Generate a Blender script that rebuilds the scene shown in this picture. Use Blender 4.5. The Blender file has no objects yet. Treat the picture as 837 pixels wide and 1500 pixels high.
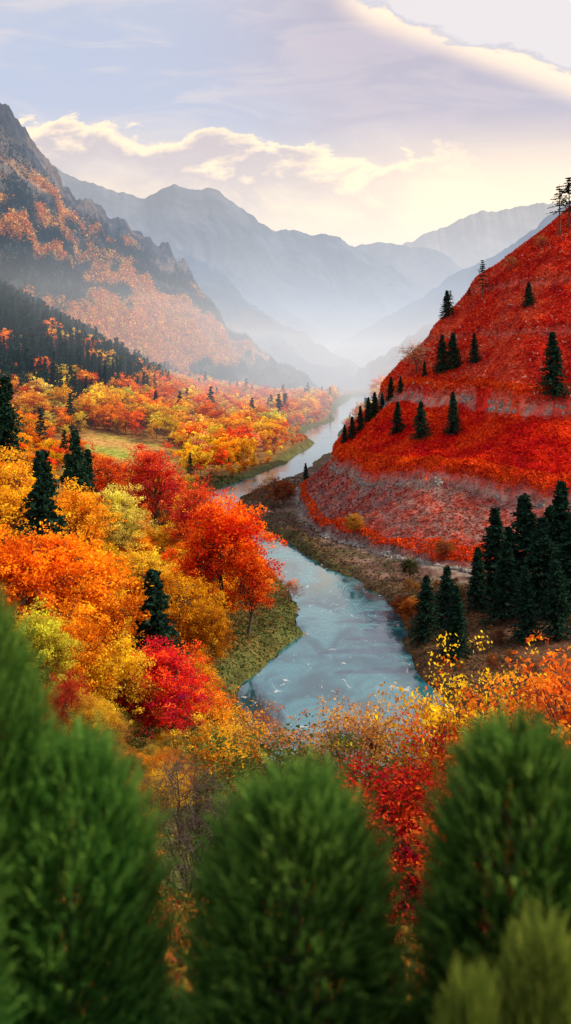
import bpy, math, random
import numpy as np
from mathutils import Vector
rng=np.random.default_rng(7); random.seed(7)
HC=60.0; F=1400.0; HZ=540.0
def P(px,py,Y): return ((px-418.5)/F*Y, Y, HC-(py-HZ)/F*Y)
# ---------------------------------------------------------------- noise
def _h(ix,iy,s):
    h=(ix*374761393+iy*668265263+s*144269504)&0xffffffff
    h=((h^(h>>13))*1274126177)&0xffffffff
    h=(h^(h>>16))&0xffffffff
    return h/4294967295.0
def vn(x,y,s=0):
    x=np.asarray(x,float);y=np.asarray(y,float)
    ix=np.floor(x).astype(np.int64);iy=np.floor(y).astype(np.int64)
    fx=x-ix;fy=y-iy;fx=fx*fx*(3-2*fx);fy=fy*fy*(3-2*fy)
    a=_h(ix,iy,s);b=_h(ix+1,iy,s);c=_h(ix,iy+1,s);d=_h(ix+1,iy+1,s)
    return (a+(b-a)*fx)*(1-fy)+(c+(d-c)*fx)*fy
def fbm(x,y,o=4,s=0):
    r=0;a=.5;t=0
    for i in range(o):
        r=r+a*vn(x*2**i+i*17.3,y*2**i-i*9.1,s+i);t+=a;a*=.5
    return r/t
def ridged(x,y,o=5,s=0):
    r=0;a=.5;t=0
    for i in range(o):
        r=r+a*(1-abs(2*vn(x*2**i+i*7.3,y*2**i-i*3.1,s+i)-1));t+=a;a*=.52
    return r/t
def ss(a,b,x):
    t=np.clip((x-a)/(b-a),0,1);return t*t*(3-2*t)
def lerp(a,b,t): return a+(b-a)*t
# ---------------------------------------------------------------- river
RV=np.array([(-300,14,16),(60,12,16),(130,11,16),(150,10.5,15.5),(165,11,16),(179,9.5,15),(191,10.6,12.5),(210,14.2,9.6),(233,15.5,10),(262,10.6,9),(285,4.5,7.0),(305,-1,6),(336,-9,6),(362,-22,6.5),(390,-31,7),(420,-32,7.5),(450,-29,7.5),(480,-22,8),(515,-12,8),(542,-4,8),(600,8,7.5),(680,20,8.5),(764,36,11),(850,32,13),(960,42,15),(1100,76,18),(1290,88,21),(1600,116,25),(2100,175,26),(3000,260,30)],float)
def cr(a,t):
    i=np.clip(np.floor(t).astype(int),1,len(a)-3);f=(t-i)[:,None]
    p0,p1,p2,p3=a[i-1],a[i],a[i+1],a[i+2]
    return .5*((2*p1)+(-p0+p2)*f+(2*p0-5*p1+4*p2-p3)*f*f+(-p0+3*p1-3*p2+p3)*f**3)
RP=cr(RV,np.linspace(1,len(RV)-2.001,260))  # y,x,hw
def rdist(x,y):
    sh=np.shape(x);x=np.ravel(x);y=np.ravel(y);out=np.full(x.shape,1e9)
    A=RP[:-1];B=RP[1:]
    for i in range(len(A)):
        m=(y>A[i,0]-130)&(y<B[i,0]+130) if i>0 else (y<B[i,0]+400)
        if not m.any(): continue
        px=x[m];py=y[m];dx=B[i,1]-A[i,1];dy=B[i,0]-A[i,0]
        t=np.clip(((px-A[i,1])*dx+(py-A[i,0])*dy)/(dx*dx+dy*dy),0,1)
        d=np.hypot(px-A[i,1]-t*dx,py-A[i,0]-t*dy)-(A[i,2]+(B[i,2]-A[i,2])*t)
        out[m]=np.minimum(out[m],d)
    return out.reshape(sh)
def xr(y): return np.interp(y,RP[:,0],RP[:,1])
# ---------------------------------------------------------------- terrain control points
CP=[(0,-60,57.6),(-25,-60,60),(25,-60,58),(0,0,57.3),(-6,0,57.6),(6,0,57.3),(-30,0,60),(30,0,57),(0,4,56.6),(-4,4,56.9),(4,4,56.5),(0,10,53.5),(-8,10,54.3),(8,10,53.3),
(0,40,37),(-22,40,40),(22,40,35),(-60,40,46),(60,40,34),(0,80,21),(-30,80,28),(30,80,19),(-70,80,38),(70,80,22),
(0,110,11),(-18,110,13),(-35,110,22),(-60,110,30),(35,110,9),(60,110,11),(-90,110,38),(90,110,16),
(0,137,3),(-18,132,7),(-45,132,19),(-80,140,30),(35,150,3),(70,150,6),(110,150,16),
(-12,165,3),(-32,165,7),(-60,165,17),(-110,165,34),(-8,200,3.5),(-32,200,6),(-60,200,11),(-110,200,22),(-150,200,34),
(-12,250,3),(-50,250,5),(-100,250,11),(-180,250,30),(-60,320,4),(-110,320,8),(-200,320,26),
(-65,450,4),(-150,450,8),(-250,450,28),(-100,650,4),(-200,650,12),(-300,650,40),(0,650,3),
(-269,900,104),(-172,900,60),(-102,950,24),(-50,950,6),(0,950,4),(-400,900,170),(-235,760,44),
(60,190,4),(100,200,6),(42,233,3.5),(64,245,5),(100,250,7.5),(160,220,14),(100,282,12),
(56,280,10.5),(37,288,9.2),(23,316,9),(8,350,8.5),(-4,385,5.5),(2,418,7),(-8,450,3.5),
(16,438,19),(43,332,22),(70,325,23.5),(94.5,316,25),(131,316,27),(32,440,36),(64,373,44),(85,355,49),(104,350,50),(150,350,62),(200,400,115),(240,300,50),
(58,450,60),(93.5,465,93),(143.5,480,132),(260,540,205),(30,400,30),(80,410,66),
(20,490,12),(58,515,36),(93,550,58),(150,580,85),(60,600,16),(100,650,25),(55,720,5),(150,700,40),(250,750,90),
(0,1300,4),(80,1300,4),(200,1300,45),(-200,1300,50),(-500,1300,200),(500,1300,190),(150,1000,25),(300,1000,90),(500,1000,220),(70,1000,4)]
CP=np.array(CP,float)
def cc(x,y):
    y=np.clip(y,-60,1350)
    return np.stack([np.clip(x/(y+80),-.55,.55)*4,np.log(y+80)*1.6],-1)
K=cc(CP[:,0],CP[:,1])
def tps(r2): return .5*r2*np.log(r2+1e-9)
n=len(CP)
D2=((K[:,None]-K[None])**2).sum(-1)
A=np.zeros((n+3,n+3));A[:n,:n]=tps(D2)+np.eye(n)*.0008
Q=np.concatenate([np.ones((n,1)),K],1);A[:n,n:]=Q;A[n:,:n]=Q.T
W=np.linalg.solve(A,np.concatenate([CP[:,2],np.zeros(3)]))
def land(x,y):
    sh=np.shape(x);k=cc(np.ravel(x),np.ravel(y));r=W[n]+k@W[n+1:]
    for i in range(n):
        r=r+W[i]*tps(((k-K[i])**2).sum(-1))
    return r.reshape(sh)
LV=((9.5,1.8),(23.5,2.6),(47,3.0),(68,1.0),(90,1.0))
def Hq(x,y):
    x=np.asarray(x,float);y=np.asarray(y,float)
    h=land(x,y)
    far=ss(1400,2200,y);h=h*(1-far)+far*4
    d=rdist(x,y)
    right=ss(0,14,x-xr(y)-8)*ss(240,275,y)*(1-ss(620,800,y))
    q=h+ (fbm(x/26,y/26,4,3)-.5)*6*right
    am=np.clip(y/60,0.1,1)
    h=h+(fbm(x/18,y/18,4,11)-.5)*2.4*am*(1-right)+right*((fbm(x/22,y/22,5,5)-.5)*6.5+(fbm(x/6,y/6,3,6)-.5)*1.6)
    for L,a in LV: h=h+right*a*np.tanh((q-L)/.8)
    lo=np.maximum(h,1.6)
    dn=d+(fbm(x/9,y/9,3,21)-.5)*5*ss(-3,3,d)
    e=ss(-2.5,7,dn)
    h=-2.5+(lo+2.5)*e
    return h,q,d,right
def H(x,y): return Hq(x,y)[0]
# ---------------------------------------------------------------- mesh helper
def mk(name,V,Fs,mats,midx=None,smooth=False,fattr=None,vcol=None,obj=True):
    me=bpy.data.meshes.new(name);V=np.asarray(V,np.float32)
    me.vertices.add(len(V));me.vertices.foreach_set('co',V.ravel())
    Fs=[np.asarray(f,np.int32) for f in Fs if len(f)]
    cnt=np.concatenate([np.full(len(f),f.shape[1]) for f in Fs]);lp=np.concatenate([f.ravel() for f in Fs])
    st=np.concatenate([[0],np.cumsum(cnt)[:-1]])
    me.loops.add(len(lp));me.loops.foreach_set('vertex_index',lp)
    me.polygons.add(len(cnt));me.polygons.foreach_set('loop_start',st.astype(np.int32))
    try: me.polygons.foreach_set('loop_total',cnt.astype(np.int32))
    except Exception: pass
    for m in mats: me.materials.append(m)
    if midx is not None: me.polygons.foreach_set('material_index',np.asarray(midx,np.int32))
    me.update(calc_edges=True)
    me.polygons.foreach_set('use_smooth',np.full(len(cnt),smooth))
    if fattr is not None:
        for k,v in fattr.items():
            v=np.asarray(v,np.float32)
            if v.ndim==1: a=me.attributes.new(k,'FLOAT','FACE');a.data.foreach_set('value',v)
            else:
                a=me.attributes.new(k,'FLOAT_COLOR','FACE');a.data.foreach_set('color',np.concatenate([v,np.ones((len(v),1))],1).astype(np.float32).ravel())
    if vcol is not None:
        a=me.attributes.new('Col','FLOAT_COLOR','POINT');a.data.foreach_set('color',np.concatenate([vcol,np.ones((len(vcol),1))],1).astype(np.float32).ravel())
    me.validate()
    if not obj: return me
    o=bpy.data.objects.new(name,me);bpy.context.scene.collection.objects.link(o);return o
# ---------------------------------------------------------------- materials
def newmat(name):
    m=bpy.data.materials.new(name);m.use_nodes=True;nt=m.node_tree
    for x in list(nt.nodes): nt.nodes.remove(x)
    return m,nt
def nd(nt,t,**k):
    x=nt.nodes.new(t)
    for a,b in k.items(): setattr(x,a,b)
    return x
def setin(nt,s,v):
    if isinstance(v,bpy.types.NodeSocket): nt.links.new(v,s)
    else: s.default_value=v
def mth(nt,op,a,b=0.,c=None,clamp=False):
    x=nd(nt,'ShaderNodeMath',operation=op,use_clamp=clamp);setin(nt,x.inputs[0],a);setin(nt,x.inputs[1],b)
    if c is not None:setin(nt,x.inputs[2],c)
    return x.outputs[0]
def mixc(nt,f,a,b,bt='MIX'):
    x=nd(nt,'ShaderNodeMix',data_type='RGBA',blend_type=bt);setin(nt,x.inputs[0],f)
    for s,v in((x.inputs[6],a),(x.inputs[7],b)):
        if not isinstance(v,bpy.types.NodeSocket): v=tuple(v)+(1,)
        setin(nt,s,v)
    return x.outputs[2]
def mapr(nt,v,a,b,c=0.,d=1.,smooth=True):
    x=nd(nt,'ShaderNodeMapRange');x.interpolation_type='SMOOTHSTEP' if smooth else 'LINEAR'
    setin(nt,x.inputs[0],v)
    for i,q in enumerate((a,b,c,d)): setin(nt,x.inputs[i+1],q)
    return x.outputs[0]
def noise(nt,vec,sc,det=4,rough=.55,dist=0.):
    x=nd(nt,'ShaderNodeTexNoise');nt.links.new(vec,x.inputs['Vector']);x.inputs['Scale'].default_value=sc;x.inputs['Detail'].default_value=det;x.inputs['Roughness'].default_value=rough;x.inputs['Distortion'].default_value=dist
    return x.outputs[0]
def foliage(name,mode,transl=.35,hv=.06,nsc=.35,vv=.9):
    m,nt=newmat(name)
    if mode=='obj': base=nd(nt,'ShaderNodeObjectInfo').outputs['Color']
    elif mode=='attr':
        a=nd(nt,'ShaderNodeAttribute',attribute_name='Col');base=a.outputs['Color']
    va=nd(nt,'ShaderNodeAttribute',attribute_name='var').outputs['Fac']
    geo=nd(nt,'ShaderNodeNewGeometry')
    ns=noise(nt,geo.outputs['Position'],nsc,3)
    hs=nd(nt,'ShaderNodeHueSaturation')
    nt.links.new(base,hs.inputs['Color'])
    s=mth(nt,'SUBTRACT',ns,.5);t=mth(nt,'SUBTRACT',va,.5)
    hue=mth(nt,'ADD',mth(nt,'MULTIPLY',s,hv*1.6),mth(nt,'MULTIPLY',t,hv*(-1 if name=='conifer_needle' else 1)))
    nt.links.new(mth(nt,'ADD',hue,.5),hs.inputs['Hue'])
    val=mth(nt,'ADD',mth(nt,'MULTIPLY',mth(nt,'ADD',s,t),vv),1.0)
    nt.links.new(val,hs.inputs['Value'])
    d=nd(nt,'ShaderNodeBsdfDiffuse');tr=nd(nt,'ShaderNodeBsdfTranslucent');mx=nd(nt,'ShaderNodeMixShader');mx.inputs[0].default_value=transl
    nt.links.new(hs.outputs[0],d.inputs[0]);nt.links.new(hs.outputs[0],tr.inputs[0])
    nt.links.new(d.outputs[0],mx.inputs[1]);nt.links.new(tr.outputs[0],mx.inputs[2])
    o=nd(nt,'ShaderNodeOutputMaterial');nt.links.new(mx.outputs[0],o.inputs[0]);return m
leafM=foliage('autumn_leaf','obj',.4,.06,.25,1.3)
needM=foliage('conifer_needle','obj',.15,.06,.4,1.4)
massM=foliage('mass_foliage','attr',.25,.04,.05)
tuftM=foliage('ground_cover','attr',.25,.02,.12,1.0)
def bark():
    m,nt=newmat('bark');geo=nd(nt,'ShaderNodeTexCoord');ns=noise(nt,geo.outputs['Object'],30,4)
    c=mixc(nt,ns,(.03,.02,.015),(.14,.10,.075));b=nd(nt,'ShaderNodeBsdfPrincipled');nt.links.new(c,b.inputs['Base Color']);b.inputs['Roughness'].default_value=.9
    o=nd(nt,'ShaderNodeOutputMaterial');nt.links.new(b.outputs[0],o.inputs[0]);return m
barkM=bark()
def groundmat(name,sc,bs,bump=.6,ct=1.):
    m,nt=newmat(name);a=nd(nt,'ShaderNodeAttribute',attribute_name='Col').outputs['Color'];g=nd(nt,'ShaderNodeNewGeometry').outputs['Position']
    n1=noise(nt,g,sc,6,.65);n2=noise(nt,g,sc*7,4,.6)
    v=mth(nt,'ADD',mapr(nt,n1,.3,.7,1-.45*ct,1+.45*ct),mapr(nt,n2,.3,.7,-.3*ct,.3*ct))
    cb=nd(nt,'ShaderNodeCombineXYZ')
    for i in range(3): nt.links.new(v,cb.inputs[i])
    c=mixc(nt,1.,a,cb.outputs[0],'MULTIPLY')
    bp=nd(nt,'ShaderNodeBump');bp.inputs['Strength'].default_value=bump;bp.inputs['Distance'].default_value=bs
    nt.links.new(mth(nt,'ADD',n1,mth(nt,'MULTIPLY',n2,.35)),bp.inputs['Height'])
    b=nd(nt,'ShaderNodeBsdfPrincipled');nt.links.new(c,b.inputs['Base Color']);b.inputs['Roughness'].default_value=.95;b.inputs['Specular IOR Level'].default_value=.15
    nt.links.new(bp.outputs[0],b.inputs['Normal'])
    o=nd(nt,'ShaderNodeOutputMaterial');nt.links.new(b.outputs[0],o.inputs[0]);return m
# ---------------------------------------------------------------- terrain sheet
NR,NCc=1000,560
yy=-80+np.exp(np.linspace(math.log(28),math.log(17000),NR))
tt=np.linspace(-1,1,NCc);tt=tt*(.55+.45*tt*tt)
Yg,Tg=np.meshgrid(yy,tt,indexing='ij');Xg=Tg*(Yg+80)*.8
Hg,Qg,Dg,Rg=Hq(Xg,Yg)
def mixv(a,b,t): return a*(1-t[...,None])+np.array(b)*t[...,None]
def groundcol(x,y,h,q,d,r):
    n1=fbm(x/14,y/14,4,31);n2=fbm(x/5,y/5,3,32);n3=fbm(x/60,y/60,3,33)
    c=np.zeros(x.shape+(3,))+np.array((.10,.065,.022))
    c=mixv(c,(.26,.11,.02),ss(.45,.65,n1));c=mixv(c,(.06,.075,.02),ss(.5,.65,n2)*.7)
    f=ss(350,700,y)*(1-r);c=mixv(c,(.36,.18,.045),f*.6)
    md=meadow(x,y);st=.5+.5*np.sin(y*.11+x*.03+n3*4)
    mc=mixv(np.zeros(c.shape)+np.array((.30,.33,.05)),(.52,.28,.08),st);c=c*(1-md[...,None])+mc*md[...,None]
    g=(1-ss(4,16,d))*(1-r);c=mixv(c,(.070,.095,.028),g*.85)
    rb=ss(0,10,x-xr(y)-6)*ss(150,190,y)*(1-ss(620,700,y))*(1-r);c=mixv(c,(.12,.05,.03),rb*.8)
    low=np.zeros(c.shape)+np.array((.11,.055,.045));low=mixv(low,(.19,.12,.10),ss(.45,.6,n1));low=mixv(low,(.055,.055,.022),ss(.5,.64,n2)*.7)
    band=mixv(np.zeros(c.shape)+np.array((.27,.13,.11)),(.42,.06,.035),ss(.5,.62,n2)*.7)
    red=mixv(np.zeros(c.shape)+np.array((.62,.018,.010)),(.68,.05,.012),ss(.45,.65,n1))
    up=mixv(np.zeros(c.shape)+np.array((.60,.036,.018)),(.34,.028,.022),ss(.48,.62,n3));up=mixv(up,(.66,.10,.05),ss(.52,.66,n1)*.7)
    hc=low*(1-ss(9,10,q))[...,None]+band*ss(9,10,q)[...,None]
    t=ss(23,24,q)[...,None];hc=hc*(1-t)+red*t
    t=ss(46,52,q)[...,None];hc=hc*(1-t)+up*t
    for L,a in LV:
        k=np.exp(-((q-L+.9)/.9)**2)*ss(.34,.48,n2);hc=mixv(hc,(.30,.24,.20) if L>20 else (.26,.21,.18),k*(.9 if L<60 else .35))
    c=c*(1-r[...,None])+hc*r[...,None]
    wet=1-ss(-1,2.2,d);c=mixv(c,(.10,.085,.07),wet*.8)
    return c
def meadow(x,y):
    e=(fbm(x/25,y/25,3,44)-.5)*30
    cx=-96-(y-600)*.14
    return ss(0,8,38-abs(x-cx)*1.0+e*.6)*ss(500,515,y+e)*(1-ss(665,695,y+e))
gc=groundcol(Xg,Yg,Hg,Qg,Dg,Rg)
idx=np.arange(NR*NCc).reshape(NR,NCc)
Fq=np.stack([idx[:-1,:-1],idx[:-1,1:],idx[1:,1:],idx[1:,:-1]],-1).reshape(-1,4)
mk('ground',np.stack([Xg,Yg,Hg],-1).reshape(-1,3),[Fq],[groundmat('ground_soil',.25,.5)],smooth=True,vcol=gc.reshape(-1,3))
# ---------------------------------------------------------------- river ribbon
tan=np.gradient(RP[:,:2],axis=0);tan/=np.linalg.norm(tan,axis=1)[:,None]
nx=tan[:,0];ny=-tan[:,1]
V=[];
for i,(y,x,w) in enumerate(RP):
    for s in(-1,-.33,.33,1): V.append((x+nx[i]*(w+3.2)*s,y+ny[i]*(w+3.2)*s,0))
Fw=[]
for i in range(len(RP)-1):
    if RP[i,0]<90: continue
    for j in range(3): a=i*4+j;Fw.append((a,a+1,a+5,a+4))
m,nt=newmat('river_water');g=nd(nt,'ShaderNodeNewGeometry').outputs['Position']
mp=nd(nt,'ShaderNodeMapping');mp.inputs['Scale'].default_value=(1,.5,1);nt.links.new(g,mp.inputs[0])
n1=noise(nt,mp.outputs[0],.6,5,.58,.4);n2=noise(nt,mp.outputs[0],2.6,4,.6);n3=noise(nt,mp.outputs[0],.10,5,.6,.8)
bp=nd(nt,'ShaderNodeBump');bp.inputs['Distance'].default_value=.2
nt.links.new(mapr(nt,n3,.4,.6,.06,.42),bp.inputs['Strength'])
nt.links.new(mth(nt,'ADD',n1,mth(nt,'MULTIPLY',n2,.25)),bp.inputs['Height'])
b=nd(nt,'ShaderNodeBsdfPrincipled');b.inputs['Roughness'].default_value=.05;b.inputs['IOR'].default_value=2.4
nt.links.new(mixc(nt,mapr(nt,n3,.38,.62),(.004,.07,.09),(.03,.19,.24)),b.inputs['Base Color']);nt.links.new(bp.outputs[0],b.inputs['Normal'])
foam=mapr(nt,noise(nt,mp.outputs[0],.35,7,.68,1.4),.60,.70)
fd=nd(nt,'ShaderNodeBsdfDiffuse');fd.inputs[0].default_value=(.8,.86,.9,1)
mx=nd(nt,'ShaderNodeMixShader');nt.links.new(mth(nt,'MULTIPLY',foam,.55),mx.inputs[0]);nt.links.new(b.outputs[0],mx.inputs[1]);nt.links.new(fd.outputs[0],mx.inputs[2])
o=nd(nt,'ShaderNodeOutputMaterial');nt.links.new(mx.outputs[0],o.inputs[0])
mk('river',V,[np.array(Fw)],[m],smooth=True)
# ---------------------------------------------------------------- mountains
rockM=groundmat('mountain_rock',.012,14,.9)
farM=groundmat('distant_rock',.004,10,.35,.6)
def resample(a,nn):
    a=np.array(a,float);d=np.concatenate([[0],np.cumsum(np.linalg.norm(np.diff(a,axis=0),axis=1))]);t=np.linspace(0,d[-1],nn)
    return np.stack([np.interp(t,d,a[:,k]) for k in range(3)],1)
def mountain(name,crest,base,seed,amp,jag,colf,nt_=420,ns_=170,g=1.15,fs=1.0,oc=6,mat=None):
    C=resample(crest,nt_);B=resample(base,nt_)
    L=np.linalg.norm(C[-1]-C[0]);S=np.linspace(0,1.0,ns_)
    T=np.linspace(0,1,nt_)
    X=C[:,None,:]*S[None,:,None]+B[:,None,:]*(1-S)[None,:,None]
    z=B[:,2][:,None]+(C[:,2]-B[:,2])[:,None]*(S[None]**g)
    Tl=T[:,None]*L/amp;Wd=np.linalg.norm(C-B,axis=1).mean();Sl=S[None]*Wd/amp
    wp=fbm(Tl*.3,Sl*.3,3,seed+9)*3
    rd=ridged(Tl*.28*fs+wp*.5,Sl*.16*fs+wp,oc,seed)
    rd2=fbm(Tl*1.2*fs,Sl*1.2*fs,oc-1,seed+4)
    env=np.sin(np.pi*np.clip(S,0,1)**.8)[None]*.8+.05
    z=z+((rd-.55)*1.5+(rd2-.5)*.5)*amp*env
    jg=(fbm(T*L/amp*2.2,T*0+seed,oc,seed+2)-.5)*jag
    z=z+jg[:,None]*(S[None]**3)
    X=X.copy();X[:,:,2]=z
    X[:,:,0]+=(rd2-.5)*amp*.5*env;X[:,:,1]+=(rd-.5)*amp*.6*env
    bk=X[:,-1:,:].repeat(3,1).copy();dirv=(C-B);dirv[:,2]=0;
    for k in range(3):
        bk[:,k,:]+=dirv*(.25*(k+1));bk[:,k,2]=bk[:,k,2]*(1-.32*(k+1))
    X=np.concatenate([X,bk],1);nn=X.shape[1];Sx=np.concatenate([S,[1,1,1]])
    gz=np.gradient(X[:,:,2],axis=1)
    col=colf(T[:,None]+0*Sx[None],Sx[None]+0*T[:,None],X,gz/np.maximum(abs(gz).mean(),1e-6),L,Wd)
    id_=np.arange(nt_*nn).reshape(nt_,nn)
    Fq=np.stack([id_[:-1,:-1],id_[1:,:-1],id_[1:,1:],id_[:-1,1:]],-1).reshape(-1,4)
    mk(name,X.reshape(-1,3),[Fq],[mat or rockM],smooth=True,vcol=col.reshape(-1,3))
    return X[:,:ns_],T,S
def PP(l): return [P(*a) for a in l]
def veg1(T,S,L,Wd):
    a=fbm(T*L/380+S*1.2,S*Wd/55-T*4,5,71)
    b=fbm(T*L/80,S*Wd/38,4,72)
    return ss(.445,.55,a*.65+b*.35)*ss(.06,.2,S)*(1-ss(.62,.82,S+ (b-.5)*.5-.12*T))
def col1(T,S,X,g,L,Wd):
    c=np.zeros(T.shape+(3,))+np.array((.034,.038,.052));n=fbm(T*L/60,S*Wd/30,5,70)
    c=mixv(c,(.11,.09,.085),ss(.5,.65,n));c=mixv(c,(.025,.04,.035),(1-ss(.5,.85,S))*.8)
    c=mixv(c,(.60,.27,.05),veg1(T,S,L,Wd)*.85);return c
m1c=PP([(-260,20,1150),(-120,70,1220),(-40,112,1300),(0,140,1350),(28,185,1390),(62,212,1450),(95,262,1520),(125,292,1600),(160,325,1680),(205,342,1760),(245,362,1880),(272,388,1950),(300,432,2050),(318,470,2130),(360,505,2300),(430,545,2600)])
m1b=[(-520,500,20),(-400,720,20),(-290,950,20),(-200,1200,10),(-110,1600,5),(-30,2100,0),(20,2700,0)]
M1,T1,S1=mountain('mountain',m1c,m1b,100,95,50,col1,700,260,1.1,1.0)
def colr(base,alt,vegc,vs):
    def f(T,S,X,g,L,Wd):
        c=np.zeros(T.shape+(3,))+np.array(base);n=fbm(T*L/(L*.05),S*Wd/(Wd*.09),5,80)
        c=mixv(c,alt,ss(.45,.62,n));v=fbm(T*9,S*7,4,81);c=mixv(c,vegc,ss(.48,.6,v)*vs*(1-ss(.6,.9,S)));return c
    return f
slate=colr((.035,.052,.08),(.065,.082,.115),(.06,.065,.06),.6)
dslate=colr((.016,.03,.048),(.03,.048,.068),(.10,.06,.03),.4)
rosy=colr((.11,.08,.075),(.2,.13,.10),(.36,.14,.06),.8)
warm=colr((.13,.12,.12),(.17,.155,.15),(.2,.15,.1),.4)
def shift(c,dx,dy,z): return [(a[0]+dx,a[1]+dy,z) for a in c]
c=PP([(120,440,1900),(200,478,1950),(260,505,2000),(320,522,2050),(370,522,2150),(420,534,2250),(450,553,2350),(485,588,2500)])
mountain('foothill',c,[(-330,1300,8),(-150,1500,5),(-20,1750,2),(70,2050,0),(140,2400,0)],200,40,30,dslate,300,120)
c=PP([(150,330,3300),(225,362,3300),(268,375,3300),(300,378,3350),(330,412,3400),(372,448,3550),(410,478,3700),(450,520,3900),(500,556,4200),(540,575,4500)])
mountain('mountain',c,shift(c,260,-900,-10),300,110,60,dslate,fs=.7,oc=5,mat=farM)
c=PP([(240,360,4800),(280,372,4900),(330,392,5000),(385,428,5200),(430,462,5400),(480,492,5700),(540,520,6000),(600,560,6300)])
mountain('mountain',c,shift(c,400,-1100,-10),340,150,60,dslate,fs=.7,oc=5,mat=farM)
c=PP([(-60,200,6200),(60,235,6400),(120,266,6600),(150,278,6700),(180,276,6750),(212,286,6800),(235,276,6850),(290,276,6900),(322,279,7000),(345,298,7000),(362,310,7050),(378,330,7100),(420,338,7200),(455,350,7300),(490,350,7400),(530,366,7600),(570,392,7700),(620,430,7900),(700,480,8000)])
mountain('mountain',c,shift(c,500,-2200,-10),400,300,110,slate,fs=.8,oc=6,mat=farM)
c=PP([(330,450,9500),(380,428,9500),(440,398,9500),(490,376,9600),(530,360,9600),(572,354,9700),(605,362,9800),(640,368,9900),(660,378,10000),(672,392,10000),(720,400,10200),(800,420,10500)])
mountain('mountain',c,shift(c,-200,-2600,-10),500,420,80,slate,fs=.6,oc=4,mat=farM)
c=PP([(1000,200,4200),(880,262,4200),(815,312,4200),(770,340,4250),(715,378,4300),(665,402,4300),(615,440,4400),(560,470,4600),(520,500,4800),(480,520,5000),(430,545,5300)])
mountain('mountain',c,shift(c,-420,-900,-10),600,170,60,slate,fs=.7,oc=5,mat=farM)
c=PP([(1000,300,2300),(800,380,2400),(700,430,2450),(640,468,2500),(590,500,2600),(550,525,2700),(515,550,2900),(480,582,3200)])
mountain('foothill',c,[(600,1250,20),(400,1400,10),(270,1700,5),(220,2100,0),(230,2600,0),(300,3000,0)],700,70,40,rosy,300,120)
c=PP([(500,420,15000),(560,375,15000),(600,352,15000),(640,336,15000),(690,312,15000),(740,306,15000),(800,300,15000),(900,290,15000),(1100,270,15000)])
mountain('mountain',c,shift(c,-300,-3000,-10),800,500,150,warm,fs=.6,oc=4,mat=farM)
# ---------------------------------------------------------------- quads factory
def leaves(C,size,rg,up=0.0,asp=.62):
    N=len(C);d=rg.normal(size=(N,3));d[:,2]=d[:,2]*.8+up;d/=np.linalg.norm(d,axis=1)[:,None]
    e=np.cross(d,rg.normal(size=(N,3)));e/=np.linalg.norm(e,axis=1)[:,None]
    size=np.asarray(size)*rg.uniform(.6,1.3,N)
    a=d*size[:,None];b=e*(size*asp)[:,None]
    V=np.stack([C-a,C-b*.9,C+a,C+b],1).reshape(-1,3);Fx=np.arange(N*4).reshape(-1,4);return V,Fx
def tubes(segs,sides=5):
    V=[];Fx=[];k=0
    for p0,p1,r0,r1 in segs:
        p0=np.array(p0);p1=np.array(p1);d=p1-p0;L=np.linalg.norm(d)
        if L<1e-6: continue
        d/=L;u=np.cross(d,(0,0,1) if abs(d[2])<.9 else (1,0,0));u/=np.linalg.norm(u);w=np.cross(d,u)
        for p,r in((p0,r0),(p1,r1)):
            for s in range(sides):
                t=2*math.pi*s/sides;V.append(p+(u*math.cos(t)+w*math.sin(t))*r)
        for s in range(sides): Fx.append((k+s,k+(s+1)%sides,k+sides+(s+1)%sides,k+sides+s))
        k+=2*sides
    return np.array(V),np.array(Fx)
def branchy(rg,crown,nl,n2,n3,r0):
    segs=[];tips=[]
    cz,rx,rz=crown
    def path(a,b,ra,rb,n=3,j=.06):
        a=np.array(a);b=np.array(b);L=np.linalg.norm(b-a);pts=[a]
        for i in range(1,n): 
            t=i/n;pts.append(a+(b-a)*t+rg.normal(size=3)*L*j+np.array((0,0,-L*.06*math.sin(math.pi*t))))
        pts.append(b)
        for i in range(n): segs.append((pts[i],pts[i+1],ra+(rb-ra)*i/n,ra+(rb-ra)*(i+1)/n))
        return pts
    tr=path((0,0,-.03),(rg.normal()*.03,rg.normal()*.03,cz+rz*.5),r0,r0*.3,5,.012)
    for i in range(nl):
        f=rg.uniform(.15,.95);k=f*5;j=min(int(k),4);st=tr[j]+(tr[j+1]-tr[j])*(k-j)
        th=i*2.4+rg.normal()*.3;ph=lerp(-.75,1.35,f)+rg.normal()*.18
        R=rg.uniform(.45,.75)
        en=np.array((math.cos(th)*math.cos(ph)*rx*R,math.sin(th)*math.cos(ph)*rx*R,cz+math.sin(ph)*rz*R))
        if en[2]<st[2]: en[2]=st[2]+.03
        p1=path(st,en,r0*.5*(1-f*.5),r0*.2)
        for a in range(n2):
            g=rg.uniform(.4,1);s2=p1[min(int(g*3),2)]*1.0+(p1[min(int(g*3),2)+1]-p1[min(int(g*3),2)])*(g*3-min(int(g*3),2))
            v=rg.normal(size=3);v/=np.linalg.norm(v);out=np.array((en[0]/rx,en[1]/rx,(en[2]-cz)/rz));out/=np.linalg.norm(out)+1e-6
            v=v*.75+out*.8;v/=np.linalg.norm(v);Rr=rg.uniform(.72,1.0)
            e2=np.array((v[0]*rx*Rr,v[1]*rx*Rr,cz+v[2]*rz*Rr));e2=s2+(e2-s2)*rg.uniform(.5,1.0)
            p2=path(s2,e2,r0*.18,r0*.06,2,.08);tips.append(e2);tips.append(p2[1])
            for b_ in range(n3):
                e3=e2+rg.normal(size=3)*np.array((.07,.07,.06))+out*.02
                segs.append((p2[1],e3,r0*.07,r0*.02));tips.append(e3)
    return segs,np.array(tips)
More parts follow.
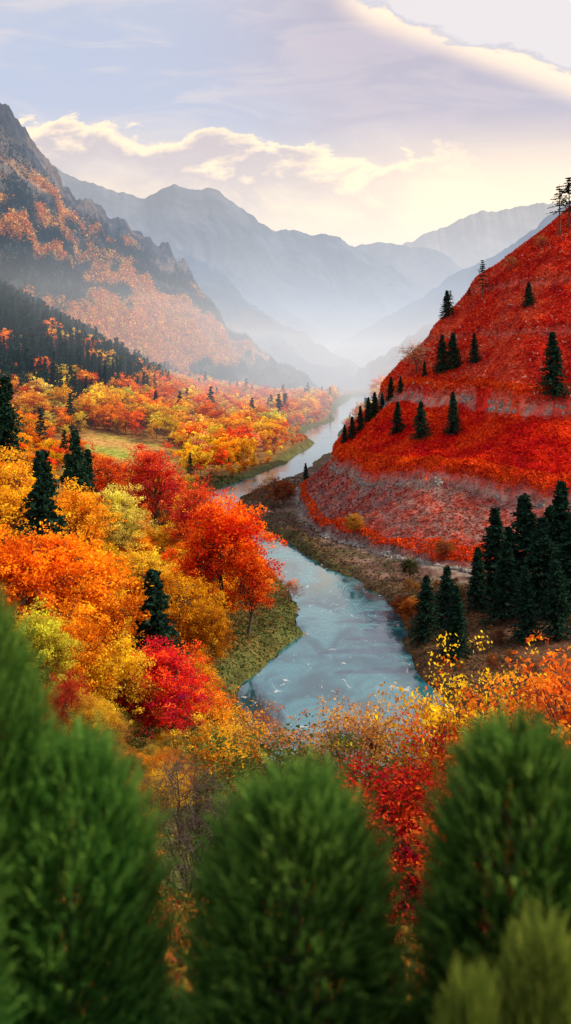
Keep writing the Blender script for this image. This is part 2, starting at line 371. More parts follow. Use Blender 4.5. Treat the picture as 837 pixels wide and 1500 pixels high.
def broadleaf(name,seed,nl=9,n2=5,n3=2,leafn=7000,ls=.012,cr_=.05,crown=(.6,.33,.38),r0=.022,sides=5):
    rg=np.random.default_rng(seed);segs,tips=branchy(rg,crown,nl,n2,n3,r0)
    V,Fx=tubes(segs,sides)
    VV=[V];FF=[Fx];mi=[np.zeros(len(Fx),int)];va=[np.zeros(len(Fx))+.5]
    if leafn:
        w=rg.uniform(.3,1,len(tips));w/=w.sum();ci=rg.choice(len(tips),leafn,p=w)
        sz=rg.uniform(.6,1.25,len(tips))*cr_
        off=rg.normal(size=(leafn,3));off/=np.linalg.norm(off,axis=1)[:,None];off*=(rg.uniform(0,1,leafn)**.45)[:,None]
        C=tips[ci]+off*sz[ci][:,None]*np.array((1.25,1.25,.85))
        LV_,LF=leaves(C,ls,rg,.0)
        VV.append(LV_);FF.append(LF+len(V));mi.append(np.ones(len(LF),int))
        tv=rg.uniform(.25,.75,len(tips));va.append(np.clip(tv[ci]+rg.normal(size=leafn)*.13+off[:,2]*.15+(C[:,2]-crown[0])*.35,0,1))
    return mk(name,np.concatenate(VV),FF,[barkM,leafM],np.concatenate(mi),fattr={'var':np.concatenate(va)},obj=False)
def spruce(name,seed,lev=30,br=8,seg=7,per=3,R=.2,ls=.02,gap=0.,z0=.06):
    rg=np.random.default_rng(seed);segs=[((0,0,-.03),(0,0,.55),.013,.007),((0,0,.55),(0,0,1.0),.007,.001)];C=[];va=[]
    for l in range(lev):
        f=(l+.5)/lev;z=z0+(1-z0)*f**.93
        if rg.random()<gap: continue
        r=R*(1-f)**.8*rg.uniform(.75,1.12)+.008
        for b in range(br if f<.8 else max(4,br-3)):
            th=rg.uniform(0,6.283);rr=r*rg.uniform(.65,1.15);dr=rr*rg.uniform(.15,.5)
            en=np.array((math.cos(th)*rr,math.sin(th)*rr,z-dr))
            if l%2==0: segs.append(((0,0,z),en,.004*(1-f)+.001,.0006))
            for s in range(seg):
                t=(s+.6)/seg
                if t<.15: continue
                p=np.array((en[0]*t,en[1]*t,z-dr*t**1.4+ (0.35*dr*max(0,t-.7))))
                for q in range(per):
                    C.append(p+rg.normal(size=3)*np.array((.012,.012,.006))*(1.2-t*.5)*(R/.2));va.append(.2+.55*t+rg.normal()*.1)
    C=np.array(C);V,Fx=tubes(segs,4);LV_,LF=leaves(C,ls,rg,-.25,.5)
    return mk(name,np.concatenate([V,LV_]),[Fx,LF+len(V)],[barkM,needM],np.concatenate([np.zeros(len(Fx),int),np.ones(len(LF),int)]),fattr={'var':np.concatenate([np.zeros(len(Fx))+.5,np.clip(va,0,1)])},obj=False)
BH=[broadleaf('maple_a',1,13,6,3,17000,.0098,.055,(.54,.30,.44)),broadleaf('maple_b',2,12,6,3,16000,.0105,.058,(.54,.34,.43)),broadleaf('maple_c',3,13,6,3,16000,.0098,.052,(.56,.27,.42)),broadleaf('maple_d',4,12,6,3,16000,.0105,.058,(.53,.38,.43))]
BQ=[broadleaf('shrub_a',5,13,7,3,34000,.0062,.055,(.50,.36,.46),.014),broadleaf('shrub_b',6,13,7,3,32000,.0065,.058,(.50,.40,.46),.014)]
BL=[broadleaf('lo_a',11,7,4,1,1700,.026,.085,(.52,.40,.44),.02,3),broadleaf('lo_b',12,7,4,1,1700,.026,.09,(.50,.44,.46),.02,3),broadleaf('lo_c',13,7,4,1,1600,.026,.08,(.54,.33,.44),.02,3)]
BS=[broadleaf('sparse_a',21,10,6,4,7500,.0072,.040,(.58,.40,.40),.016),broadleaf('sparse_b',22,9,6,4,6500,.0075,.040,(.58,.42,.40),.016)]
BB=[broadleaf('bare_a',31,13,9,6,0,.01,.05,(.52,.44,.46),.013),broadleaf('bare_b',32,10,7,5,500,.007,.05,(.58,.36,.40),.012)]
SP=[spruce('spruce_a',41,32,9,8,3,.21,.018),spruce('spruce_b',42,30,10,8,3,.24,.019),spruce('spruce_c',43,34,9,8,3,.18,.017)]
SL=[spruce('spruce_la',51,15,6,3,2,.17,.04),spruce('spruce_lb',52,15,6,3,2,.21,.042)]
PN=[spruce('pine_a',61,14,6,5,4,.17,.016,.25,.35),spruce('pine_b',62,12,5,5,3,.15,.015,.35,.45)]
# ---------------------------------------------------------------- placement
def put(name,me,x,y,z,h,col,wid=1.0,parent=None,rot=None):
    o=bpy.data.objects.new(name,me);bpy.context.scene.collection.objects.link(o)
    o.location=(x,y,z-.02*h);o.scale=(h*wid,h*wid,h);o.rotation_euler=(0,0,random.uniform(0,6.28) if rot is None else rot)
    o.color=(*col,1)
    if parent: o.parent=parent
    return o
def vary(c,a=.15):
    k=random.uniform(1-a,1+a);return tuple(min(.95,v*k*random.uniform(1-a*.6,1+a*.6)) for v in c)
ORG=(.80,.23,.014);GOLD=(.82,.40,.02);YEL=(.84,.55,.045);PALE=(.72,.57,.12);RED=(.72,.05,.02);CRIM=(.66,.018,.025);RUST=(.48,.15,.03);ORED=(.78,.13,.012);BRN=(.40,.17,.05);GRN=(.10,.16,.03);YGR=(.45,.40,.06);PINK=(.68,.26,.13)
DG=(.016,.044,.030)
def hero(name,lib,i,px,pt,Y,col,wid=1.0):
    x=(px-418.5)/F*Y;z=float(H(np.array([x]),np.array([Y]))[0]);top=HC-(pt-HZ)/F*Y
    return put(name,lib[i%len(lib)],x,Y,z,max(top-z,2.),col,wid)
def cast(px,py,y0=150,y1=800):
    ys=np.arange(y0,y1,.5);xs=(px-418.5)/F*ys;zr=HC-(py-HZ)/F*ys;h=H(xs,ys);hit=np.where(h>=zr)[0]
    if len(hit): i=hit[0]
    else:
        m=ys<620;i=int(np.argmax(((h-HC)/ys)[m]))
    return xs[i],ys[i],h[i]
def onhill(name,lib,i,px,pb,pt,col,wid=1.,y0=150):
    x,y,z=cast(px,pb,y0);h=(pb-pt)/F*y
    return put(name,lib[i%len(lib)],x,y,z,h,col,wid)
# left bank heroes
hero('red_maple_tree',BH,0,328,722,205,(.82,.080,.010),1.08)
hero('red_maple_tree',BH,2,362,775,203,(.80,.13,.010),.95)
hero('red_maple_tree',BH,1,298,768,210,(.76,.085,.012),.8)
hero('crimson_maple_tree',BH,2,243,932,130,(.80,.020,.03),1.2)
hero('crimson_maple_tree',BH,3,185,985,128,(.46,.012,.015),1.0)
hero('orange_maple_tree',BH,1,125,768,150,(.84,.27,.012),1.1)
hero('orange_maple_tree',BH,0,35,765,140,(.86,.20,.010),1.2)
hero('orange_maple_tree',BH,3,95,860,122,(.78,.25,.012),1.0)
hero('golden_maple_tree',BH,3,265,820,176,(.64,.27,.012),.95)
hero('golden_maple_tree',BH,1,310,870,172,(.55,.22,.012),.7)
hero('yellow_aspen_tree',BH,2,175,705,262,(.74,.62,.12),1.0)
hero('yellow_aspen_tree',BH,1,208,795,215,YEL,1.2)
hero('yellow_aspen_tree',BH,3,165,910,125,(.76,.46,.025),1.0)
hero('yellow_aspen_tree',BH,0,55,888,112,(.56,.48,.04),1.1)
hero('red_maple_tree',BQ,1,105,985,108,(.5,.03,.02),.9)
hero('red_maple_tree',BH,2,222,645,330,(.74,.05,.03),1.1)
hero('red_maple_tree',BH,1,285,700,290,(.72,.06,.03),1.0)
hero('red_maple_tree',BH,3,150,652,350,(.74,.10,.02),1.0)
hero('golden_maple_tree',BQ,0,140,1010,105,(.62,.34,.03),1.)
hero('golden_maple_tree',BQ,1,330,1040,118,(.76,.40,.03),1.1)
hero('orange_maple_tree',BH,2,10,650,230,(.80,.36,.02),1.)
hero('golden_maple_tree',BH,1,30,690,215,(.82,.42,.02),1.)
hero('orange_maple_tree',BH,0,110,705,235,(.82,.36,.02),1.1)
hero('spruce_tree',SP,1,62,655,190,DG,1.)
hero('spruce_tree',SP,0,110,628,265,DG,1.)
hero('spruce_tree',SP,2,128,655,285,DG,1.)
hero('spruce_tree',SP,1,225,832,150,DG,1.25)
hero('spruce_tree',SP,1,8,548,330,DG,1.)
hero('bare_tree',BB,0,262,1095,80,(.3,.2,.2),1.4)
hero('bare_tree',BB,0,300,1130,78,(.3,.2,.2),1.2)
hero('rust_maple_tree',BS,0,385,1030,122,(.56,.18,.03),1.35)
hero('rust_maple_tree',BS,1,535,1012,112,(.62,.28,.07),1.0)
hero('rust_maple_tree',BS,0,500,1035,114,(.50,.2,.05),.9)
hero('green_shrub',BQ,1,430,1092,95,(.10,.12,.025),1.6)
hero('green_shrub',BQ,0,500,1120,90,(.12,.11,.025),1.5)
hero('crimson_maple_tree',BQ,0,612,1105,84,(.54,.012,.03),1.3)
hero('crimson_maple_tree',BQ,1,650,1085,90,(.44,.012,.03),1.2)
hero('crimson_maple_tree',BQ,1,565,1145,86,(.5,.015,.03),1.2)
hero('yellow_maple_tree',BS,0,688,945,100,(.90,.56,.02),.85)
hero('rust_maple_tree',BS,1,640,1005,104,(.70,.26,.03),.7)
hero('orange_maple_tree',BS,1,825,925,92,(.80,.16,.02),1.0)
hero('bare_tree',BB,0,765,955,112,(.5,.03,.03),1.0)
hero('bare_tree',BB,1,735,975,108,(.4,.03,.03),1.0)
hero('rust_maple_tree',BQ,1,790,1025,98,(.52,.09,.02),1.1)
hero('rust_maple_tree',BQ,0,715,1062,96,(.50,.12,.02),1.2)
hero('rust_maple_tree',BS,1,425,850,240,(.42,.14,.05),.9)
# right bank spruces
for i,(px,pt,Y) in enumerate([(625,842,205),(655,828,215),(668,856,192),(725,742,232),(768,722,240),(822,702,240),(742,792,214),(795,755,222),(700,800,226),(835,760,215),(860,700,235),(770,830,200),(815,820,200),(745,770,240),(805,740,238)]):
    hero('spruce_tree',SP,i,px,pt,Y,DG,1.4)
# hillside
for i,(px,pb,pt) in enumerate([(583,637,588),(617,643,588),(664,637,573),(648,546,490),(664,542,487),(695,533,487),(810,587,490),(775,450,413)]):
    onhill('spruce_tree',SP,i,px,pb,pt,DG,1.35,260)
for i,(px,pb,pt) in enumerate([(505,650,622),(516,642,610),(528,632,594),(540,620,582),(549,612,574),(560,600,575),(573,588,552),(587,578,553),(622,552,528),(448,702,678),(655,466,425)]):
    onhill('spruce_tree',SP,i,px,pb,pt,DG,1.3,380)
for i,(px,pb,pt) in enumerate([(660,470,425),(688,452,418),(707,440,380),(820,345,268),(834,335,258),(850,330,250)]):
    onhill('pine_tree',PN,i,px,pb,pt,(.02,.035,.02),1.8 if i>2 else 1.3,380)
for i,(px,pb,pt,c) in enumerate([(610,548,498,(.66,.36,.2)),(748,400,374,(.5,.16,.06)),(792,366,343,(.5,.16,.06)),(400,742,695,(.35,.09,.03)),(385,745,705,(.4,.13,.03)),(425,890,850,(.4,.12,.06)),(520,785,752,(.5,.22,.03)),(415,740,700,(.3,.06,.02)),(605,920,875,(.42,.12,.02)),(590,905,870,(.3,.06,.02)),(600,850,815,(.08,.08,.03)),(650,820,790,(.35,.1,.03))]):
    onhill('rust_tree',BS if i<6 else BH,i,px,pb,pt,c,1.4,380 if pb<600 else 200)
# ---- foreground conifer shrubs
def shrub(name,seed,nt_=7200,nn=18,Hh=2.0,R=.36):
    rg=np.random.default_rng(seed);u=rg.uniform(0,1,nt_);th=rg.uniform(0,6.283,nt_)
    z=Hh*(1-u**.9*.98);f=(Hh-z)/Hh
    prof=R*np.clip(np.sqrt(np.clip(1-(1-np.clip(f/.40,0,1))**2.3,0,1)),0.02,1)
    dep=rg.uniform(.3,1.0,nt_)**.6;r=prof*dep*(1+.09*np.sin(th*3+seed)+.07*np.sin(th*7+z*5))
    p=np.stack([np.cos(th)*r,np.sin(th)*r,z-.14],1)
    d=np.stack([np.cos(th),np.sin(th),.7+1.6*(1-f)**3],1)+rg.normal(size=(nt_,3))*.25;d/=np.linalg.norm(d,axis=1)[:,None]
    L=rg.uniform(.06,.20,nt_)
    t=np.tile(np.linspace(.05,1,nn),nt_);pi=np.repeat(np.arange(nt_),nn)
    o=p[pi]+d[pi]*(L[pi]*t)[:,None];s=rg.normal(size=(nt_*nn,3));s-=d[pi]*(s*d[pi]).sum(1)[:,None];s/=np.linalg.norm(s,axis=1)[:,None]
    nd_=d[pi]*.95+s*.45;nd_/=np.linalg.norm(nd_,axis=1)[:,None];nl=rg.uniform(.035,.065,nt_*nn)
    w=np.cross(nd_,rg.normal(size=(nt_*nn,3)));w/=np.linalg.norm(w,axis=1)[:,None]
    V=np.stack([o-w*.0028,o+w*.0028,o+nd_*nl[:,None]],1).reshape(-1,3);Fx=np.arange(len(V)).reshape(-1,3)
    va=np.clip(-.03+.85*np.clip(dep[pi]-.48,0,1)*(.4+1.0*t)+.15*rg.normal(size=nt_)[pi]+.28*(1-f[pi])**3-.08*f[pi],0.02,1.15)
    segs=[((0,0,-.3),(0,0,1.7),.03,.005)]
    for k in range(60):
        a=rg.uniform(0,6.28);zz=rg.uniform(.1,1.6);rr=.25;segs.append(((0,0,zz),(math.cos(a)*rr,math.sin(a)*rr,zz+.15),.008,.002))
    TV,TF=tubes(segs,4)
    return mk(name,np.concatenate([V,TV]),[Fx,TF+len(V)],[needM,barkM],np.concatenate([np.zeros(len(Fx),int),np.ones(len(TF),int)]),fattr={'var':np.concatenate([va,np.zeros(len(TF))])},obj=False)
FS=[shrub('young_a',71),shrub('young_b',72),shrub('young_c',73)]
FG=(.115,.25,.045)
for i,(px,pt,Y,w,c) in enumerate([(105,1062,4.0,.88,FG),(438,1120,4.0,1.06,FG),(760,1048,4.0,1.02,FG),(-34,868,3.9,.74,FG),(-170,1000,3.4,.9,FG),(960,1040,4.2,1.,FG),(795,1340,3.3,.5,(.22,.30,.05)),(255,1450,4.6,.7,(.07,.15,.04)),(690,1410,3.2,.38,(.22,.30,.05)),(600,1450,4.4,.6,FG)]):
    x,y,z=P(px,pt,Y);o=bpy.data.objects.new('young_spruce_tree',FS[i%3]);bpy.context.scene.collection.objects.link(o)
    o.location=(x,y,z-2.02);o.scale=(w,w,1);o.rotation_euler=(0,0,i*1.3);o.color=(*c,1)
# ---------------------------------------------------------------- scattered trees
def empty(name):
    e=bpy.data.objects.new(name,None);bpy.context.scene.collection.objects.link(e);return e
PALET=[(YGR,.6),(PALE,1.5),(YEL,2.9),(GOLD,3.8),(ORG,3.4),(PINK,1.1),(ORED,1.7),(RED,1.5),(CRIM,.9),(RUST,.9)]
PW=np.array([p[1] for p in PALET]);PW=PW/PW.sum()
def pick(x,y):
    r=(random.random()*.75+float(vn(np.array(x/45.),np.array(y/60.),91))*.25)
    return vary(PALET[int(np.searchsorted(np.cumsum(PW),min(r,.999)))][0],.22)
cand=[]
for _ in range(6000):
    Y=random.uniform(55,300);X=random.uniform(-.5,.42)*Y;cand.append((X,Y))
cand=np.array(cand);h,q,d,r=Hq(cand[:,0],cand[:,1]);acc=[]
for i in range(len(cand)):
    x,y=cand[i];left=x<xr(y)
    if d[i]<6 or r[i]>.25: continue
    if y>140 and x>xr(y) and (random.random()<.8): continue
    px=418.5+x/y*F
    if y>150 and left and px>300 and d[i]<16: continue
    mind=4.3 if y<120 else 6.2
    if any((x-a)**2+(y-b)**2<mind**2 for a,b in acc): continue
    acc.append((x,y));low=(y<135 or px>330)
    hh=random.uniform(3.2,6.0) if low else random.uniform(7,11)
    top=540-(h[i]+hh-HC)/y*F
    if 330<px<700 and y<150 and top<1085: hh=min(hh,max(1.8,(HC-(1095-540)/F*y)-h[i]))
    if hh<1.6 or (330<px<680 and hh>8): continue
    if low:
        c=random.choice([ORG,GOLD,RUST,(.2,.16,.03),(.12,.13,.03),(.5,.03,.03),BRN,(.35,.2,.04)])
        if px>560: c=random.choice([(.6,.10,.02),RUST,(.45,.03,.02),(.32,.06,.02),(.24,.09,.03),(.3,.14,.04)])
        lib=BQ if random.random()<.75 else BS
        if px>560 and random.random()<.25: lib=BB
    else: c=pick(x,y);lib=BH if random.random()<.9 else BS
    if not left and y>140: c=random.choice([(.25,.05,.02),(.3,.12,.03),(.18,.05,.03)]);hh*=.6
    put('autumn_shrub' if low else 'autumn_tree',random.choice(lib),x,y,h[i],hh,vary(c),random.uniform(1.0,1.4))
# distant mass
E=empty('autumn_forest');cnt=0
Ys=np.sqrt(np.random.default_rng(5).uniform(285**2,1700**2,9500));Xs=np.random.default_rng(6).uniform(-.42,.22,9500)*Ys
h,q,d,r=Hq(Xs,Ys);md=meadow(Xs,Ys);dens=fbm(Xs/50,Ys/50,3,55)
for i in range(len(Ys)):
    x,y=Xs[i],Ys[i]
    if d[i]<7 or r[i]>.15 or md[i]>.1 or h[i]>85: continue
    if x>xr(y) and (y<560): continue
    if dens[i]<.33 : continue
    con=random.random()<(.018 if h[i]<35 else .22)
    g=ss(300,800,y)
    hh=random.uniform(7,12.5)*(1+1.2*float(g))
    if y>440 and abs(x-xr(y))<34 : hh*=.45
    # the river reach beyond Y=700 stays open toward the viewer
    if 560<y<1300 and d[i]<26 and x<xr(y)+20: hh*=.55
    if 350<y<505 and -150<x<-55: hh*=.6
    if con: put('spruce',random.choice(SL),x,y,h[i],hh*1.2,(.025,.055,.04),1.2,E)
    else: put('tree',random.choice(BL),x,y,h[i],hh*(random.uniform(.5,1)),pick(x,y),random.uniform(1,1.4),E)
    cnt+=1
E2=empty('conifer_forest')
rg=np.random.default_rng(8);Ys=rg.uniform(700,1080,6500);Xs=rg.uniform(-.42,-.07,6500)*Ys;h,q,d,r=Hq(Xs,Ys);cl=fbm(Xs/40,Ys/40,3,58)
for i in range(len(Ys)):
    if h[i]<30+rg.uniform(0,20) or h[i]>190 or cl[i]<.29: continue
    put('spruce',SL[i%2],Xs[i],Ys[i],h[i],rg.uniform(12,28),tuple(np.array((.022,.056,.038))*rg.uniform(.6,1.5)),1.0,E2);cnt+=1
print('mass',cnt)
# mountain vegetation (one object)
rg=np.random.default_rng(9);N=90000
ti=rg.uniform(0,1,N);si=rg.uniform(.03,.97,N)
L1=np.linalg.norm(np.array(m1c[-1])-np.array(m1c[0]));C_=resample(m1c,50);B_=resample(m1b,50);Wd=np.linalg.norm(C_-B_,axis=1).mean()
a=(ti*(M1.shape[0]-1)).astype(int);b=(si*(M1.shape[1]-1)).astype(int);pos=M1[a,b]
vg=veg1(ti,si,L1,Wd);isO=vg>rg.uniform(.35,.95,N);cl=fbm(ti*18,si*16,4,77)
isC=(~isO)&(rg.uniform(0,1,N)<ss(.34,.52,cl)*(1-ss(.65,.95,si)))&(rg.uniform(0,1,N)<.85)
po=pos[isO][:26000];k=12;c0=np.repeat(po,k,0)+rg.normal(size=(len(po)*k,3))*np.array((3.2,3.2,2.4))+np.array((0,0,3.5))
V1,F1=leaves(c0,1.9,rg);pal=np.array([(.80,.30,.03),(.80,.40,.05),(.74,.20,.025),(.74,.48,.08)]);
col=np.repeat(pal[rg.integers(0,4,len(po))]*rg.uniform(.6,1.15,(len(po),1)),k,0)
pc=pos[isC][:18000];k=12;tz=np.tile(np.linspace(0,1,k),len(pc));hc=np.repeat(rg.uniform(9,17,len(pc)),k)
c1=np.repeat(pc,k,0)+rg.normal(size=(len(tz),3))*((1-tz)*1.8+.2)[:,None]*np.array((1,1,.3))+np.stack([0*tz,0*tz,tz*hc],1)
V2,F2=leaves(c1,1.9*(1.15-tz*.8),rg);col2=np.zeros((len(F2),3))+np.array((.015,.036,.034))
mk('mountain_woodland',np.concatenate([V1,V2]),[F1,F2+len(V1)],[massM],fattr={'Col':np.concatenate([col,col2]),'var':rg.uniform(.2,.8,len(F1)+len(F2))})
# heather & grass tufts
def tufts(name,N,area,colf,size,seed,keep):
    rg=np.random.default_rng(seed);y=np.exp(rg.uniform(math.log(area[2]),math.log(area[3]),N));x=rg.uniform(area[0],area[1],N)*y
    h,q,d,r=Hq(x,y);m=keep(x,y,h,q,d,r,rg);x,y,h,q,d,r=[v[m] for v in(x,y,h,q,d,r)];n_=len(x)
    c=colf(x,y,h,q,d,r,rg);sz=size*rg.uniform(.5,1.3,n_)*np.clip(y/330,.4,1.4)
    C=np.stack([x,y,h+sz*.25],1);V,Fx=leaves(C,sz,rg,.5,.55)
    return mk(name,V,[Fx],[tuftM],fattr={'Col':c,'var':rg.uniform(.15,.85,n_)})
def hcol(x,y,h,q,d,r,rg):
    c=groundcol(x,y,h,q,d*0+9,r)*1.15;m=(q>9.6)&(q<23.4)
    c[m&(rg.random(len(x))<.55)]=(.46,.06,.035)
    e=(abs(q-25.2)<2.2)|(abs(q-10.8)<.8)|(abs(q-48.8)<1.2);c[e]=np.array((.82,.085,.012))*rg.uniform(.7,1.15,(e.sum(),1))
    w=(q>46)&(rg.random(len(x))<.03);c[w]=(.7,.5,.42)
    return c
tufts('red_heather',340000,(-.02,.40,255,600),hcol,.62,12,lambda x,y,h,q,d,r,rg:(r>.5)&(q>9.4)&(abs(q-46)>.9)&((q>23.7)|((abs(q-10.8)<.8)&(rg.random(len(x))<.7))|(rg.random(len(x))<.20)))
tufts('bank_grass',180000,(-.25,.30,120,520),lambda x,y,h,q,d,r,rg:np.where((rg.random(len(x))<.25)[:,None],np.array((.20,.11,.04)),np.where((x>xr(y)+4)[:,None]&(rg.random(len(x))<.65)[:,None],np.array((.13,.075,.055)),np.array((.065,.10,.028))))*rg.uniform(.6,1.3,(len(x),1)),.5,13,lambda x,y,h,q,d,r,rg:(d>1.5)&(d<24)&((r<.5)|((q<9)&(rg.random(len(x))<.45))))
tufts('undergrowth',200000,(-.5,.5,6,240),lambda x,y,h,q,d,r,rg:np.array([(.30,.12,.02),(.10,.11,.03),(.2,.05,.02),(.35,.2,.03),(.05,.06,.02)])[rg.integers(0,5,len(x))],.42,14,lambda x,y,h,q,d,r,rg:(d>3)&(r<.4)&((y<160)|(x<xr(y))|(rg.random(len(x))<.4)))
# rocks on terrace edges and shore
rg=np.random.default_rng(15);N=80000;y=rg.uniform(180,470,N);x=rg.uniform(-.05,.34,N)*y;h,q,d,r=Hq(x,y)
k=((r>.6)&((abs(q-8.7)<.6)|(abs(q-46.2)<.6)|(abs(q-22.6)<.4))&(fbm(x/9,y/9,3,66)>.47))|((d>-.5)&(d<1.2)&(rg.random(N)<.35))
P_=np.stack([x,y,h],1)[k][:3000]
ico=bpy.data.meshes.new('t');import bmesh;bm=bmesh.new();bmesh.ops.create_icosphere(bm,subdivisions=1,radius=1);bm.to_mesh(ico)
iv=np.array([v.co[:] for v in ico.vertices]);fi=np.array([p.vertices[:] for p in ico.polygons])
s=rg.uniform(.25,.95,(len(P_),1,1))*rg.uniform(.6,1.4,(len(P_),1,3))
V=(iv[None]*(1+rg.uniform(-.25,.25,(len(P_),len(iv),1)))*s+P_[:,None]).reshape(-1,3);Fr=(fi[None]+(np.arange(len(P_))*len(iv))[:,None,None]).reshape(-1,3)
rc=np.repeat(rg.uniform(.18,.38,(len(P_),1))*np.array([[1,.92,.84]]),len(iv),0)
mk('rock_outcrop',V,[Fr],[groundmat('rock',1.5,.1)],vcol=rc)
# ---------------------------------------------------------------- haze volumes
def box(name,x0,x1,y0,y1,z0,z1,sig,col):
    V=[(x,y,z) for z in(z0,z1) for y in(y0,y1) for x in(x0,x1)]
    Fb=[(0,2,3,1),(4,5,7,6),(0,1,5,4),(2,6,7,3),(0,4,6,2),(1,3,7,5)]
    m,nt=newmat(name);ab=nd(nt,'ShaderNodeVolumeAbsorption');ab.inputs['Color'].default_value=(0,0,0,1);ab.inputs['Density'].default_value=sig
    em=nd(nt,'ShaderNodeEmission');em.inputs[0].default_value=(*col,1);em.inputs[1].default_value=sig  # haze glows by itself, emission standing in for scattered daylight
    ad=nd(nt,'ShaderNodeAddShader');nt.links.new(ab.outputs[0],ad.inputs[0]);nt.links.new(em.outputs[0],ad.inputs[1])
    o=nd(nt,'ShaderNodeOutputMaterial');nt.links.new(ad.outputs[0],o.inputs['Volume'])
    return mk(name,V,[np.array(Fb)],[m])
box('valley_mist',-14000,14000,600,17500,-60,400,2.1e-4,(.54,.71,.96))
box('valley_mist',-13900,13900,780,17400,-55,170,3.6e-4,(1.12,1.02,.92))
box('mountain_haze',-13800,13800,1100,17300,-50,1900,.5e-4,(1.12,.98,.84))
# ---------------------------------------------------------------- world
AZ,EL=math.radians(82),math.radians(34)
w=bpy.data.worlds.new('World');bpy.context.scene.world=w;w.use_nodes=True;nt=w.node_tree
for x in list(nt.nodes): nt.nodes.remove(x)
sky=nd(nt,'ShaderNodeTexSky',sky_type='NISHITA');sky.sun_disc=False;sky.sun_elevation=EL;sky.sun_rotation=AZ
g=nd(nt,'ShaderNodeTexCoord').outputs['Generated'];sp=nd(nt,'ShaderNodeSeparateXYZ');nt.links.new(g,sp.inputs[0])
X,Y,Z=sp.outputs
ya=mth(nt,'MAXIMUM',mth(nt,'ABSOLUTE',Y),.25)
u=mth(nt,'DIVIDE',X,ya);v=mth(nt,'DIVIDE',Z,ya)
def vec(a,b,c=0.):
    cb=nd(nt,'ShaderNodeCombineXYZ');setin(nt,cb.inputs[0],a);setin(nt,cb.inputs[1],b);setin(nt,cb.inputs[2],c);return cb.outputs[0]
uv=vec(u,mth(nt,'MULTIPLY',v,1.9))
puff=noise(nt,uv,9,9,.58,.3);soft=noise(nt,uv,3.2,4,.5,.3);wisp=noise(nt,vec(u,mth(nt,'MULTIPLY',v,4.)),6,8,.62,.9)
pz=mth(nt,'SUBTRACT',puff,.5);sz_=mth(nt,'SUBTRACT',soft,.5)
hor=mixc(nt,mapr(nt,u,-.3,.3),(1.15,.86,.55),(1.6,1.24,.72))
blue=mixc(nt,mapr(nt,u,-.3,.3),(.42,.53,.78),(.48,.49,.66))
vs=mth(nt,'ADD',v,mth(nt,'MULTIPLY',sz_,.10))
c=mixc(nt,mapr(nt,vs,.18,.27),hor,blue)
c=mixc(nt,mapr(nt,vs,.33,.45),c,(.62,.64,.76))
c=mixc(nt,mth(nt,'MULTIPLY',mapr(nt,wisp,.45,.68),.4),c,(.95,.80,.74))
e1=mth(nt,'ADD',mth(nt,'SUBTRACT',.415,mth(nt,'MULTIPLY',u,.36)),mth(nt,'MULTIPLY',pz,.13))
d1=mth(nt,'SUBTRACT',e1,v)
ab=mth(nt,'MULTIPLY',mapr(nt,d1,.004,-.012),mapr(nt,u,-.02,.08))
c=mixc(nt,ab,c,(.90,.84,.86))
ins=mth(nt,'MULTIPLY',mth(nt,'MULTIPLY',mapr(nt,d1,.0,.02),mapr(nt,mth(nt,'ADD',d1,mth(nt,'MULTIPLY',pz,.1)),.20,.12)),mapr(nt,u,-.14,.10))
c=mixc(nt,mth(nt,'MULTIPLY',ins,.85),c,mixc(nt,mapr(nt,wisp,.4,.6),(.44,.39,.54),(.56,.48,.60)))
rim=mth(nt,'MULTIPLY',mth(nt,'MULTIPLY',mapr(nt,d1,-.004,.006),mapr(nt,mth(nt,'SUBTRACT',d1,mth(nt,'MULTIPLY',pz,.14)),.038,.004)),mapr(nt,u,.03,.1))
c=mixc(nt,mth(nt,'MULTIPLY',rim,.95),c,(1.4,1.06,.74))
e2=mth(nt,'ADD',mth(nt,'SUBTRACT',.240,mth(nt,'MULTIPLY',u,.10)),mth(nt,'MULTIPLY',pz,.19))
d2=mth(nt,'SUBTRACT',e2,v);fr=mapr(nt,u,.24,.10)
body=mth(nt,'MULTIPLY',mth(nt,'MULTIPLY',mapr(nt,d2,-.002,.008),mapr(nt,d2,.10,.03)),fr)
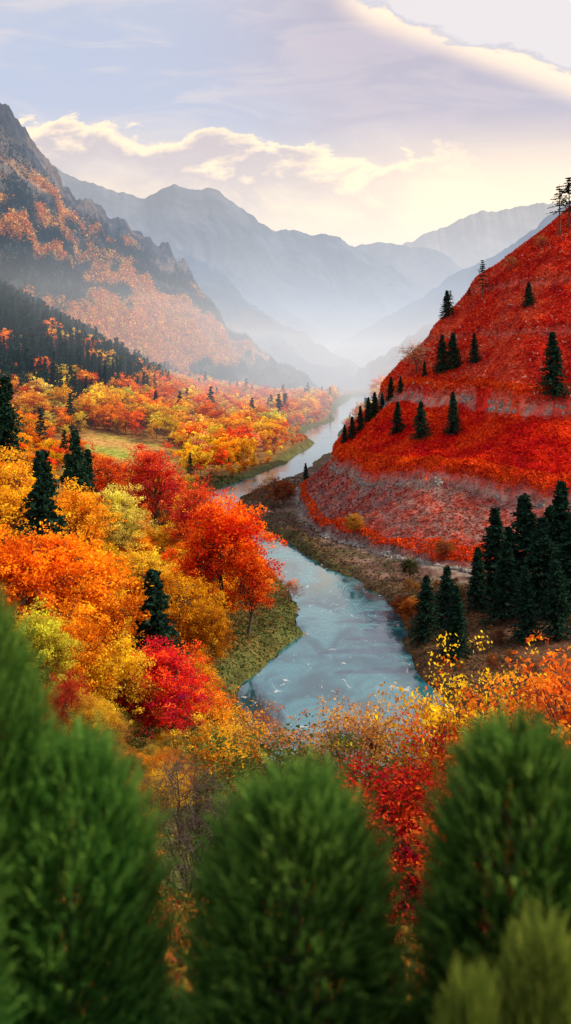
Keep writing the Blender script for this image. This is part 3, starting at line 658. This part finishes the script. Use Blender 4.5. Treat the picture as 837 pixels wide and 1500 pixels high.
shade=mixc(nt,mapr(nt,mth(nt,'ADD',d2,mth(nt,'MULTIPLY',pz,.16)),.006,.045),(1.55,1.14,.64),(.62,.49,.52))
c=mixc(nt,mth(nt,'MULTIPLY',body,.95),c,shade)
gl=mth(nt,'MULTIPLY',mapr(nt,u,-.08,.26),mapr(nt,mth(nt,'ABSOLUTE',mth(nt,'SUBTRACT',v,.16)),.12,.0))
c=mixc(nt,mth(nt,'MULTIPLY',gl,.85),c,(2.0,1.42,.70))
c=mixc(nt,mapr(nt,Z,.0,-.15),c,(.2,.16,.12))
b1=nd(nt,'ShaderNodeBackground');nt.links.new(sky.outputs[0],b1.inputs[0]);b1.inputs[1].default_value=.1
b2=nd(nt,'ShaderNodeBackground');nt.links.new(c,b2.inputs[0]);b2.inputs[1].default_value=1.0
mx=nd(nt,'ShaderNodeMixShader');mx.inputs[0].default_value=.93;nt.links.new(b1.outputs[0],mx.inputs[1]);nt.links.new(b2.outputs[0],mx.inputs[2])
o=nd(nt,'ShaderNodeOutputWorld');nt.links.new(mx.outputs[0],o.inputs[0])
L=bpy.data.lights.new('sun','SUN');L.energy=5;L.angle=math.radians(.5);L.color=(1,.81,.56);so=bpy.data.objects.new('sun',L);bpy.context.scene.collection.objects.link(so)
D=Vector((math.sin(AZ)*math.cos(EL),math.cos(AZ)*math.cos(EL),math.sin(EL)));so.rotation_euler=D.to_track_quat('Z','Y').to_euler();so.location=(0,-50,300)
# ---------------------------------------------------------------- camera
cam=bpy.data.cameras.new('camera');co=bpy.data.objects.new('camera',cam);bpy.context.scene.collection.objects.link(co)
co.location=(0,0,HC);co.rotation_euler=(math.radians(90),0,0);cam.sensor_fit='VERTICAL';cam.sensor_height=36;cam.lens=36*F/1500
cam.shift_y=-(750-HZ)/1500;cam.clip_start=.1;cam.clip_end=60000;cam.dof.use_dof=True;cam.dof.focus_distance=220;cam.dof.aperture_fstop=1.25
bpy.context.scene.camera=co
sc=bpy.context.scene;sc.view_settings.view_transform='Standard';sc.view_settings.look='None';sc.view_settings.exposure=0
